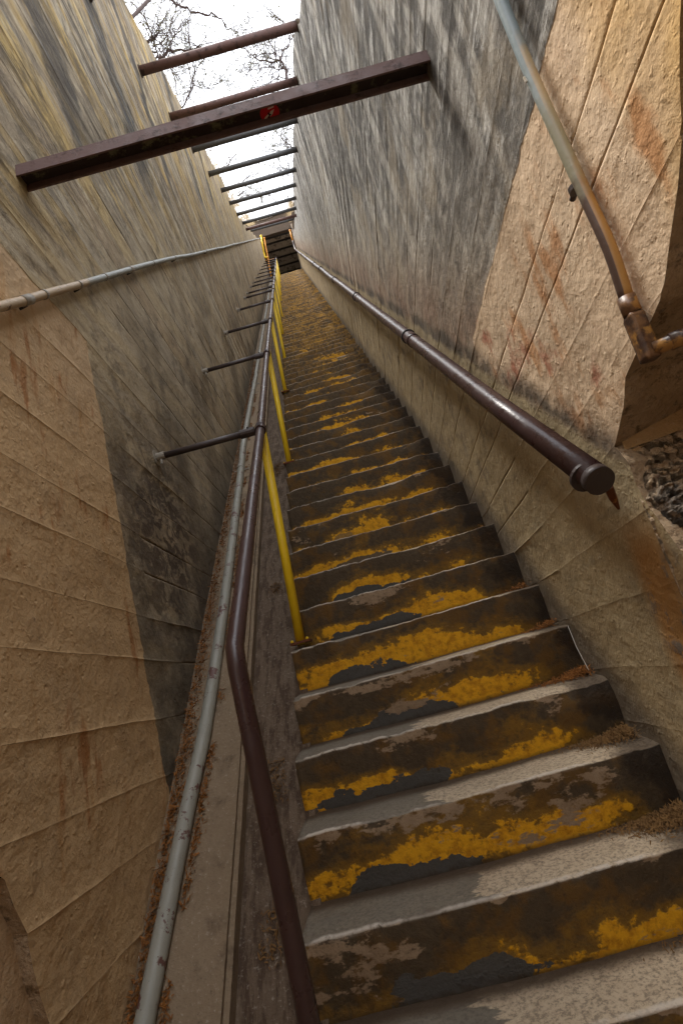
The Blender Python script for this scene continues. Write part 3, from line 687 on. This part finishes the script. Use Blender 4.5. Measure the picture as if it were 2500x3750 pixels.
# wall arms
al = [(355, 1045), (465, 860), (520, 793), (545, 718), (560, 687), (565, 672), (573, 655), (578, 645)]
ay = [at_left(a, b_).y for a, b_ in al] + [10.3, 11.6, 13.2, 14.8, 16.4, 18.0]
for i, y in enumerate(ay):
    z = rail_z(y) + .0; x0 = xl(H(y, z))
    b = MB(); b.tube([(x0 + .012, y + .012, z + .012), (XR - .07, y, z)], .0165, 12); ar = b.build('wall_arm', M['darkbrown'], hr, smooth=True)
    b = MB(); b.tube([(XR - .105, y, z), (XR - .03, y, z)], .023, 12); b.ball((XR - .06, y - .015, z + .02), .006, 6); b.build('collar', M['darkbrown'], ar)
    d = Vector((0, T, R)).normalized()
    b = MB(); c = Vector((XR, y, z)); b.tube([c - d * .021, c + d * .021], .027, 14); b.tube([c - d * .024, c - d * .021], .029, 14); b.tube([c + d * .021, c + d * .024], .029, 14)
    b.box((XR - .008, y - .036, z + .008), (XR + .008, y - .012, z + .022)); b.build('clamp', M['brown'], ar)
    b = MB(); b.tube([(x0 - .01, y + .012, z + .012), (x0 + .006, y + .012, z + .012)], .042, 14); b.tube([(x0 + .006, y + .012, z + .012), (x0 + .05, y + .012, z + .012)], .021, 12)
    b.tube([(x0 + .03, y + .0, z - .01), (x0 + .03, y - .002, z - .035)], .005, 6); b.build('wall_flange', M['fitting'], ar)

# ------------------------------------------------------------------ right handrail
h2 = empty('handrail', (W - .09, 0, 1), label='thick brown pipe handrail fixed along the right wall, with a capped lower end', cat='handrail')
XQ = W - .092
def rq(y): return Vector((XQ + .004 * nz(y, 7), y, SL * y + 1.185 + .012 * nz(y * .7, 8) - .0009 * y))
ys = lin(-.27, 18.6, 40)
e0 = at_x(1376, 1104, XQ)
rr0 = [e0 + Vector((0, 0, 0))] + [rq(y) for y in ys if y > e0.y + .2]
top = rr0[-1]; rr0 += [top + Vector((0, .12, .06)), top + Vector((0, .14, .55)), top + Vector((0, .14, .62))]
b = MB(); b.tube(rr0, .0365, 24); b.build('rail', M['brown'], h2, smooth=True)
b = MB(); b.tube([top + Vector((0, .14, .60)), top + Vector((0, .15, 1.25))], .036, 14); b.tube([top + Vector((0, .15, 1.2)), top + Vector((0, .15, 1.27))], .046, 14); b.build('end_pipe', M['orange'], h2, smooth=True)
d = (rr0[1] - rr0[0]).normalized()
b = MB(); b.tube([e0 - d * .004, e0 + d * .02], .0372, 24); b.build('end_cap', M['darkbrown'], h2, smooth=True)
b = MB(); b.tube([e0 + d * .05 + Vector((-.01, 0, -.01)), e0 + d * .060 + Vector((-.01, 0, -.01))], .0395, 20); b.build('clamp_band', M['darkbrown'], h2)
b = MB(); s0, s1_, s2 = at_x(1396, 1118, W - .05), at_x(1408, 1145, W - .035), at_x(1420, 1168, W - .01); b.tube([s0, s1_, s2], [.012, .010, .004], 8); b.build('rusty_stub', M['rust'], h2)
joints = [at_x(a, b_, XQ).y for a, b_ in [(945, 772), (822, 682), (770, 645), (738, 620), (722, 606)]]
for i, y in enumerate(joints + [10.6, 13.0, 15.6]):
    c = rq(y); dd = (rq(y + .2) - rq(y)).normalized()
    b = MB(); b.tube([c - dd * .035, c + dd * .035], .0395, 24); b.build('coupling', M['brown'], h2, smooth=True)
    c2 = rq(y + .09)
    b = MB(); b.tube([c2 + Vector((0, -.02, -.045)), c2 + Vector((.03, 0, -.075)), (W + .01, c2.y + .02, c2.z - .075)], .012, 8); b.tube([c2 - dd * .006, c2 + dd * .006], .0435, 20); b.build('bracket', M['black'], h2)

# ------------------------------------------------------------------ conduits
def galv_left():
    n = NT('part_painted_conduit', .5, .5); k = n.rng(n.add(n.y, n.mul(n.noise(n.P, 8, 4), .3)), .36, .46)
    c = n.mix(k, n.mix(n.noise(n.P, 20, 4), (.36, .26, .16), (.48, .37, .25)), n.mix(n.noise(n.P, 5, 5), (.22, .225, .20), (.31, .315, .29)))
    c = n.mix(n.rng(n.noise(n.P, 22, 5, .7), .60, .64), c, (.12, .08, .05)); return n.out(c, n.bump(n.noise(n.P, 40, 4), .002, .6), .5)
M['galvl'] = galv_left()
cl = empty('conduit', (-.42, 0, 2), label='grey conduit with couplings running up the left wall above the handrail arms', cat='conduit')
cp = []
for a, b_ in [(-60, 720), (0, 704), (60, 689), (100, 676), (180, 654), (240, 636), (300, 618), (350, 604), (400, 592)]: cp.append(at_left(a, b_, .022))
for y in (2.6, 3.4, 4.3, 5.3, 6.4, 7.6, 9, 10.5, 12, 14, 16, 18, 19.5):
    h = 2.245 + .02 * nz(y * .8, 4) + (y - 4.5) * .006; cp.append(Vector((xl(h) + .022, y, SL * y + h)))
crv = smooth_curve(cp, 3)
b = MB(); b.tube(crv, .0155, 14); b.build('tube', M['galvl'], cl, smooth=True)
for i, p in enumerate(cp[2:]):
    dd = Vector((0, T, R)).normalized(); dd = (crv[min(len(crv) - 1, (i + 2) * 3 + 1)] - crv[(i + 2) * 3 - 1]).normalized(); wd = .032 if i % 4 == 0 else .008
    b = MB(); b.tube([p - dd * wd, p + dd * wd], .0178, 14); b.build('coupling', M['fitting'], cl, smooth=True)
    if i % 2 == 0:
        b = MB(); b.tube([p + Vector((-.03, 0, -.026)), p + Vector((.0, 0, -.018))], .006, 8); b.build('bracket', M['black'], cl)
# floor conduit on the curb slab
fc = empty('conduit', (-.37, 0, 0), label='paint-chipped grey conduit lying on the curb slab beside the leaf litter', cat='conduit')
def slab_pt(px, py, h=-.066):
    d = ray(px, py); n = Vector((0, -SL, 1)); return CP + d * ((h - n.dot(CP)) / n.dot(d))
fp = [slab_pt(352, 2250), slab_pt(378, 2120), slab_pt(402, 2000), slab_pt(437, 1830), slab_pt(470, 1680), slab_pt(503, 1470), slab_pt(530, 1270), slab_pt(553, 1080), slab_pt(562, 1000), slab_pt(588, 860)]
first = fp[0] + (fp[0] - fp[1]).normalized() * .6; fp = [first] + fp
last = fp[-1]; fp += [Vector((last.x + .004 * nz(y, 3), y, SL * y - .066)) for y in (5.2, 7, 10, 14, 19)]
crv = smooth_curve(fp, 4); b = MB(); b.tube(crv, .0275, 18); b.build('tube', M['galv'], fc, smooth=True)
for p in [slab_pt(553, 1075), slab_pt(583, 880), slab_pt(596, 815)]:
    dd = Vector((0, T, R)).normalized(); b = MB(); b.tube([p - dd * .03, p + dd * .03], .0315, 16); b.build('coupling', M['galv'], fc, smooth=True)
    b = MB(); b.box((p.x - .06, p.y - .012, p.z - .03), (p.x + .07, p.y + .012, p.z - .018)); b.build('strap', M['fitting'], fc)
# near conduit on the right wall with its elbow fitting
rc = empty('conduit', (W - .03, -.63, 1.6), label='blue grey painted conduit dropping to a bronze elbow fitting on the right wall', cat='conduit')
XC = W - .024
q = [at_x(a, b_, XC) for a, b_ in [(1128, -60), (1150, 0), (1215, 160), (1300, 350), (1350, 460), (1400, 570), (1442, 695)]]
b = MB(); b.tube(smooth_curve(q, 4), .0145, 16); b.build('tube', M['conduit'], rc, smooth=True)
p0 = q[-1]; p1 = at_x(1492, 815, XC)
dn = (p1 - p0).normalized()
b = MB(); b.tube([p0 - dn * .012, p0 + dn * .028], .0185, 16); b.build('collar', M['bronze'], rc, smooth=True)
b = MB(); b.bar(p0 + dn * .026, p1 + dn * .012, .036, .034, Vector((1, 0, 0))); el = b.build('elbow_body', M['bronze'], rc)
bm = el.modifiers.new('bevel', 'BEVEL'); bm.width = .008; bm.segments = 3
b = MB(); s1 = Vector((-.4, -.0, -.0)); lat = Vector((0, 1, 0))
side = dn.cross(Vector((1, 0, 0))).normalized()
if side.y < 0: side = -side
cA = p0 + dn * .03 + side * .0185; cB = p1 + dn * .008 + side * .0185
b.bar(cA, cB, .006, .027, side.cross(dn)); cv = b.build('cover_plate', M['darkbrown'], rc); bm = cv.modifiers.new('bevel', 'BEVEL'); bm.width = .0025; bm.segments = 2
b = MB(); b.ball(cA + dn * .006 + side * .004, .005, 8); b.ball(cB - dn * .006 + side * .004, .005, 8); b.build('screw', M['fitting'], rc)
b = MB(); o_ = p1 - dn * .006; b.tube([o_ + Vector((.005, -.010, 0)), o_ + Vector((.04, -.03, -.002)), o_ + Vector((.6, -.26, -.01))], .0145, 14); b.build('side_tube', M['bronze'], rc, smooth=True)
b = MB(); b.tube([o_ + Vector((.03, -.026, -.002)), o_ + Vector((.075, -.044, -.003))], .0175, 14); b.build('coupling', M['bronze'], rc, smooth=True)
pl = at_x(1221, 181, XC); b = MB(); b.bar(pl + Vector((-.0145, -.004, -.008)), pl + Vector((-.0145, -.004, .008)), .003, .010, Vector((1, 0, 0))); b.build('label_tag', M['white'], rc)
pc_ = at_x(1324, 432, XC); b = MB(); b.tube([pc_ + Vector((0, .016, 0)), pc_ + Vector((0, .03, 0))], .007, 8); b.tube([pc_ + Vector((0, 0, -.006)), pc_ + Vector((0, 0, .006))], .0175, 14); b.build('clip', M['darkbrown'], rc)

# yellow pipes by the portal
s7 = 220 / 1568 * .6272
def cr(x, y): return (900 * .6272 + x * s7, 800 * .6272 + y * s7)
yp = empty('yellow_pipes', (-.35, 19.2, 19), label='pair of yellow and orange pipes joined by an elbow beside the portal', cat='pipe')
g = lambda x, y: at_y(*cr(x, y), 19.25)
b = MB(); b.tube([g(395, 450), g(425, 640), g(475, 930)], .042, 12); b.tube([g(470, 910), g(478, 940)], .058, 12); b.tube([g(392, 440), g(398, 470)], .055, 12)
b.tube(smooth_curve([g(478, 935), g(492, 1000), g(530, 1015), g(575, 1000)], 4), .047, 12); b.build('pipe', M['yellow'], yp, smooth=True)
b = MB(); b.tube([g(480, 510), g(520, 750), g(575, 1010), g(605, 1220), g(650, 1440), g(670, 1560)], .036, 12); b.tube([g(476, 500), g(482, 530)], .05, 12); b.tube([g(568, 985), g(580, 1045)], .046, 12)
b.tube([g(500, 1105), g(600, 1085), g(740, 1045)], .022, 8); b.build('pipe', M['orange'], yp, smooth=True)

# ------------------------------------------------------------------ litter
def litter(name, spots, n, mat, label, cat, size=(.008, .024), seed=1, lift=.012):
    r = random.Random(seed); b = MB()
    for i in range(n):
        p, rad = spots(r); a = r.uniform(0, math.tau); L = r.uniform(*size); wd = r.uniform(.0007, .0028) if size[1] > .02 else r.uniform(.0005, .0018)
        d = Vector((math.cos(a), math.sin(a) * .8, math.sin(a) * .7 + r.uniform(-.3, .5))).normalized() * L
        s_ = d.cross(Vector((r.uniform(-1, 1), r.uniform(-1, 1), 1))).normalized() * wd
        u = Vector((0, 0, r.uniform(0, lift))); m_ = p + u + d * .5 + Vector((0, 0, L * r.uniform(0, .18)))
        b.add([p + u - s_, p + u + s_, m_ + s_, m_ - s_, p + u + d], [(0, 1, 2, 3), (3, 2, 4)])
    return b.build(name, mat, label=label, cat=cat, kind='stuff')
def wall_gap(r):
    y = -.5 + 6.5 * r.random() ** 1.6; u = r.random(); x = xl(-.09) + .012 + abs(r.gauss(0, .026)); dens = nz(y * 6, 4)
    return Vector((x, y, SL * y - .098 + r.uniform(0, .035) * max(0, 1 - (x + .5) / .06))), 0
litter('leaf_litter', wall_gap, 9000, M['litter'], 'rusty brown leaf litter packed between left wall and floor conduit', 'leaf litter', seed=2, lift=.02)
def gap2(r):
    y = -.45 + 5 * r.random() ** 1.5
    while nz(y * 5, 9) < -.05: y = -.45 + 5 * r.random() ** 1.5
    xx = interp([(p.y, p.x) for p in sorted(fp, key=lambda q: q.y)], y) + .032 + abs(r.gauss(0, .011))
    return Vector((xx, y, SL * y - .095)), 0
litter('leaf_litter', gap2, 2200, M['litter'], 'thin strip of brown litter on the stair side of the floor conduit', 'leaf litter', seed=3)
def gut(r):
    while True:
        y = r.uniform(-.5, 4); x = -.11 + r.gauss(0, .022)
        if nz(y * 3.2, 21) > .15: return Vector((x, y, SL * y - .172)), 0
litter('leaf_litter', gut, 900, M['litter2'], 'scattered yellow brown litter tufts in the gutter beside the posts', 'leaf litter', seed=4)
for k, cnt in ((-1, 900), (0, 2200), (1, 1500), (2, 800), (3, 200), (4, 120), (6, 60), (8, 50)):
    cnt *= 2
    def corner(r, k=k):
        x = W - .01 - abs(r.gauss(0, .085 if k < 3 else .06)); yy = T - .008 - abs(r.gauss(0, .05)) * (1 if x > W - .2 else .5)
        yy = max(yy, .025)
        hp = .028 * math.exp(-((W - x) / .1) ** 2)
        return Vector((x, k * T + yy, k * R + .002 + r.random() * hp)), 0
    nm = {-1: 'at the lowest visible tread', 0: 'on the broad tread at the right frame edge', 1: 'with yellow leaflets on the tread just above the biggest pile', 2: 'third pile up, by the thin pale line',
          3: 'fourth pile up, at the upper end of the thin pale line', 4: 'small fifth pile up the right wall corner', 6: 'sparse wisps, seventh step up in the right corner', 8: 'sparse wisps, ninth step up in the right corner'}[k]
    litter('litter_pile', corner, cnt, M['litter2'] if k < 2 else M['litter'], 'dry brown litter pile ' + nm, 'litter pile', size=(.004, .017), seed=10 + k, lift=.008).__setitem__('group', 'litter piles in the stair corners')
a_ = at_x(1304, 1438, W - .03); c_ = at_x(1352, 1540, W - .05)
b = MB(); b.tube([a_, (a_ + c_) / 2 + Vector((-.005, 0, .002)), c_], .0013, 6)
b.build('pale_line', M['line'], label='thin pale line hanging in the right stair corner', cat='cord')

# ------------------------------------------------------------------ trees and grass against the sky
def tree(label, Y, limbs, twigs, leaves, seed, base, pods=True, sky=None, depth=1.2, trunk_r=.03):
    r = random.Random(seed); root = empty('bare_tree', base, label=label, cat='tree', group='bare trees over the trench')
    b = MB(); tips = []
    def crop(p): return (250.9 + .32 * p[0], .32 * p[1])
    for pts_, w0, w1 in limbs:
        P = [at_y(*crop(p), Y + i * .06 * (1 if seed % 2 else -1)) for i, p in enumerate(pts_)]
        c = smooth_curve(P, 4); L = len(c)
        c = [q + Vector((r.gauss(0, .006), r.gauss(0, .02), r.gauss(0, .006))) for q in c]
        b.tube(c, [w0 + (w1 - w0) * i / (L - 1) for i in range(L)], 7)
        for i in range(1, L):
            d = (c[i] - c[i - 1]).normalized(); tips.append((c[i], d, (w0 + (w1 - w0) * i / L)))
    # trunk down to the ground beyond the wall
    first = at_y(*crop(limbs[0][0][0]), Y)
    b.tube(smooth_curve([Vector(base), Vector(base).lerp(first, .5) + Vector((.1, .05, .1)), first], 4), [trunk_r * 1.3] * 4 + [trunk_r] * 4 + [limbs[0][1]], 8)
    b.build('trunk', M['bark'], root, smooth=True)
    b = MB(); lf_ = MB()
    def twig(p, d, L, w, lev):
        n = 5; c = [p]; dd = d.copy()
        for i in range(n):
            dd = (dd + Vector((r.gauss(0, .17), r.gauss(0, .17), r.gauss(.02, .16)))).normalized(); c.append(c[-1] + dd * L / n)
            if lev > 0 and r.random() < .46:
                s_ = (dd + Vector((r.gauss(0, .8), r.gauss(0, .8), r.gauss(0, .7)))).normalized(); twig(c[-1], s_, L * r.uniform(.35, .65), w * .6, lev - 1)
            if lev <= 1:
                for _ in range(2):
                    if r.random() < leaves:
                        # drooping pinnate leaf: thin blade
                        q0 = c[-1]; l = (dd * .6 + Vector((r.gauss(0, .6), r.gauss(0, .6), r.gauss(-.35, .4)))).normalized() * r.uniform(.04, .10)
                        s_ = l.cross(Vector((r.gauss(0, 1), r.gauss(0, 1), r.gauss(0, 1)))).normalized() * r.uniform(.003, .008)
                        lf_.add([q0, q0 + l * .4 + s_, q0 + l + Vector((0, 0, -.01)), q0 + l * .4 - s_], [(0, 1, 2, 3)])
        b.tube(c, [w * (1 - .75 * i / n) for i in range(n + 1)], 4, False)
    for _ in range(twigs):
        p, d, w = r.choice(tips)
        s_ = (d * .5 + Vector((r.gauss(0, .7), r.gauss(0, .6), r.gauss(.15, .6)))).normalized()
        twig(p, s_, r.uniform(.5, 1.3) * depth, min(w * .6, .0075) * r.uniform(.8, 1.3), 2)
    b.build('twigs', M['bark'], root, kind='stuff'); 
    if lf_.v: lf_.build('crown', M['leaf'], root, kind='stuff')
    return root
tree('bare twiggy tree leaning over the left wall top, beside the highest pipe brace', 6.2,
     [([(330, 420), (345, 380), (300, 230), (250, 120), (170, 20), (120, -60)], .018, .006),
      ([(360, 430), (400, 392), (470, 362), (560, 365), (610, 350), (662, 338)], .030, .012),
      ([(270, 300), (300, 285), (350, 240)], .030, .02),
      ([(310, 330), (390, 280), (450, 150), (485, 0), (500, -60)], .014, .005),
      ([(400, 410), (450, 300), (490, 200), (560, 150), (620, 90)], .011, .004),
      ([(300, 290), (260, 200), (210, 140), (190, 60)], .012, .004)], 125, .25, 3, (-1.6, 5.6, 11.0), depth=.9)
tree('dark crooked bare branch tree reaching in from the top edge of the picture', 5.0,
     [([(380, -110), (455, -5), (500, 35), (580, 70), (660, 95), (740, 105), (800, 140), (832, 168), (842, 198), (880, 208), (922, 215)], .022, .006),
      ([(660, 95), (700, 130), (715, 155)], .005, .002)], 8, .1, 5, (-1.7, 3.6, 9.2), depth=.5)
tree('leaning bare tree over the left wall between the two rusty braces', 7.5,
     [([(500, 790), (545, 735), (598, 620), (600, 560), (680, 430), (765, 380)], .02, .006),
      ([(480, 640), (470, 540), (430, 470), (420, 400)], .012, .004), ([(600, 600), (680, 620), (760, 600), (840, 560)], .008, .003)], 110, .25, 7, (-1.6, 7.2, 11.4), depth=.9)
tree('forked pale barked tree leaning over the right wall top', 7.0,
     [([(1330, 700), (1275, 560), (1270, 500), (1225, 430), (1190, 442), (1100, 430), (1020, 400), (970, 345)], .034, .008),
      ([(1225, 430), (1232, 390), (1290, 300), (1320, 230)], .02, .008), ([(1200, 440), (1180, 340), (1120, 285), (1050, 240), (900, 190)], .014, .004),
      ([(1270, 500), (1170, 480), (1060, 490), (960, 540)], .012, .004), ([(1275, 560), (1200, 560), (1100, 620), (1040, 590)], .012, .004),
      ([(1320, 260), (1250, 160), (1150, 90), (1060, 60)], .012, .004)], 160, .25, 9, (1.9, 7.0, 10.8), depth=1.0)
tree('small leafy twiggy tree over the right wall just below the channel beam', 10.5,
     [([(1360, 1120), (1320, 1050), (1270, 1030), (1220, 960)], .02, .006), ([(1350, 1240), (1290, 1215), (1230, 1235)], .02, .006),
      ([(1320, 1050), (1200, 1080), (1100, 1040)], .012, .004), ([(1340, 930), (1260, 920), (1150, 900)], .010, .004)], 110, .4, 11, (2.0, 10.6, 13.6), depth=1.0)
tree('dry shrub with broken stubs on the left wall top near the grey braces', 12.5,
     [([(770, 1210), (840, 1190), (870, 1150), (908, 1105)], .03, .012), ([(870, 1150), (850, 1115)], .015, .01), ([(720, 1080), (745, 1055)], .02, .01),
      ([(900, 1330), (960, 1300), (1000, 1262), (1038, 1252)], .022, .006), ([(920, 1400), (965, 1375), (980, 1360)], .02, .01), ([(930, 1420), (1000, 1395), (1040, 1392)], .014, .008)], 50, .2, 13, (-1.4, 12.3, 15.2), depth=.7)
tree('low green twiggy shrub on the soil bank behind the portal', 24.5,
     [([(1300, 1450), (1270, 1400), (1180, 1380)], .03, .008), ([(1200, 1450), (1150, 1400), (1100, 1390)], .03, .008), ([(1100, 1450), (1080, 1410), (1000, 1400)], .03, .008), ([(1330, 1400), (1330, 1330), (1300, 1280)], .03, .01)],
     80, .95, 17, (1.0, 24.5, 24.2), depth=1.3)

def grass(label, spots, n, seed, L=(.12, .32), wd=.003):
    r = random.Random(seed); b = MB()
    for i in range(n):
        p = spots(r); l = r.uniform(*L); d = Vector((r.gauss(0, .35), r.gauss(0, .35), 1)).normalized() * l; bend = Vector((r.gauss(0, .5), r.gauss(0, .5), -.35)) * l
        s_ = Vector((r.gauss(0, 1), r.gauss(0, 1), 0)).normalized() * wd * r.uniform(.6, 1.4)
        b.add([p - s_, p + s_, p + d * .6 + s_ * .7, p + d * .6 - s_ * .7, p + d + bend], [(0, 1, 2, 3), (3, 2, 4)])
    return b.build('dry_grass', M['straw'], label=label, cat='grass', kind='stuff')
def bank_pt(r):
    y = YP + .05 + 3.5 * r.random() ** 1.2; x = r.uniform(-1.2, 1.9); return Vector((x, y, bank(x, y) - .02))
grass('pale dry grass covering the soil bank above the portal', lambda r: bank_pt(r), 6000, 31, (.2, .5), .005)
def topleft(y0, y1):
    def f(r):
        y = r.uniform(y0, y1); h = interp(topL, y) + jag(y, 10); return Vector((xl(h) - r.uniform(-.03, .25), y, SL * y + h - .03))
    return f
grass('dry grass clump on the left wall top below the broken stubs', topleft(8.5, 10.5), 500, 33, (.12, .4))
grass('dry grass tuft on the left wall top beside the grey braces', topleft(6.3, 7.6), 220, 34, (.1, .3))
grass('dry grass on the left wall top next to the portal', topleft(12.5, 17), 600, 35, (.12, .4))
def topright(y0, y1, x0=-.06):
    def f(r):
        y = r.uniform(y0, y1); h = interp(topR, y) + jag(y, 12); return Vector((W + r.uniform(x0, .25), y, SL * y + h - .03))
    return f
grass('dry grass hanging over the right wall top near the portal', topright(12.5, 18), 900, 36, (.2, .5))
grass('few dry stems on the right wall top above the highest brace', topright(1.5, 2.6), 40, 37, (.1, .25), .0015)
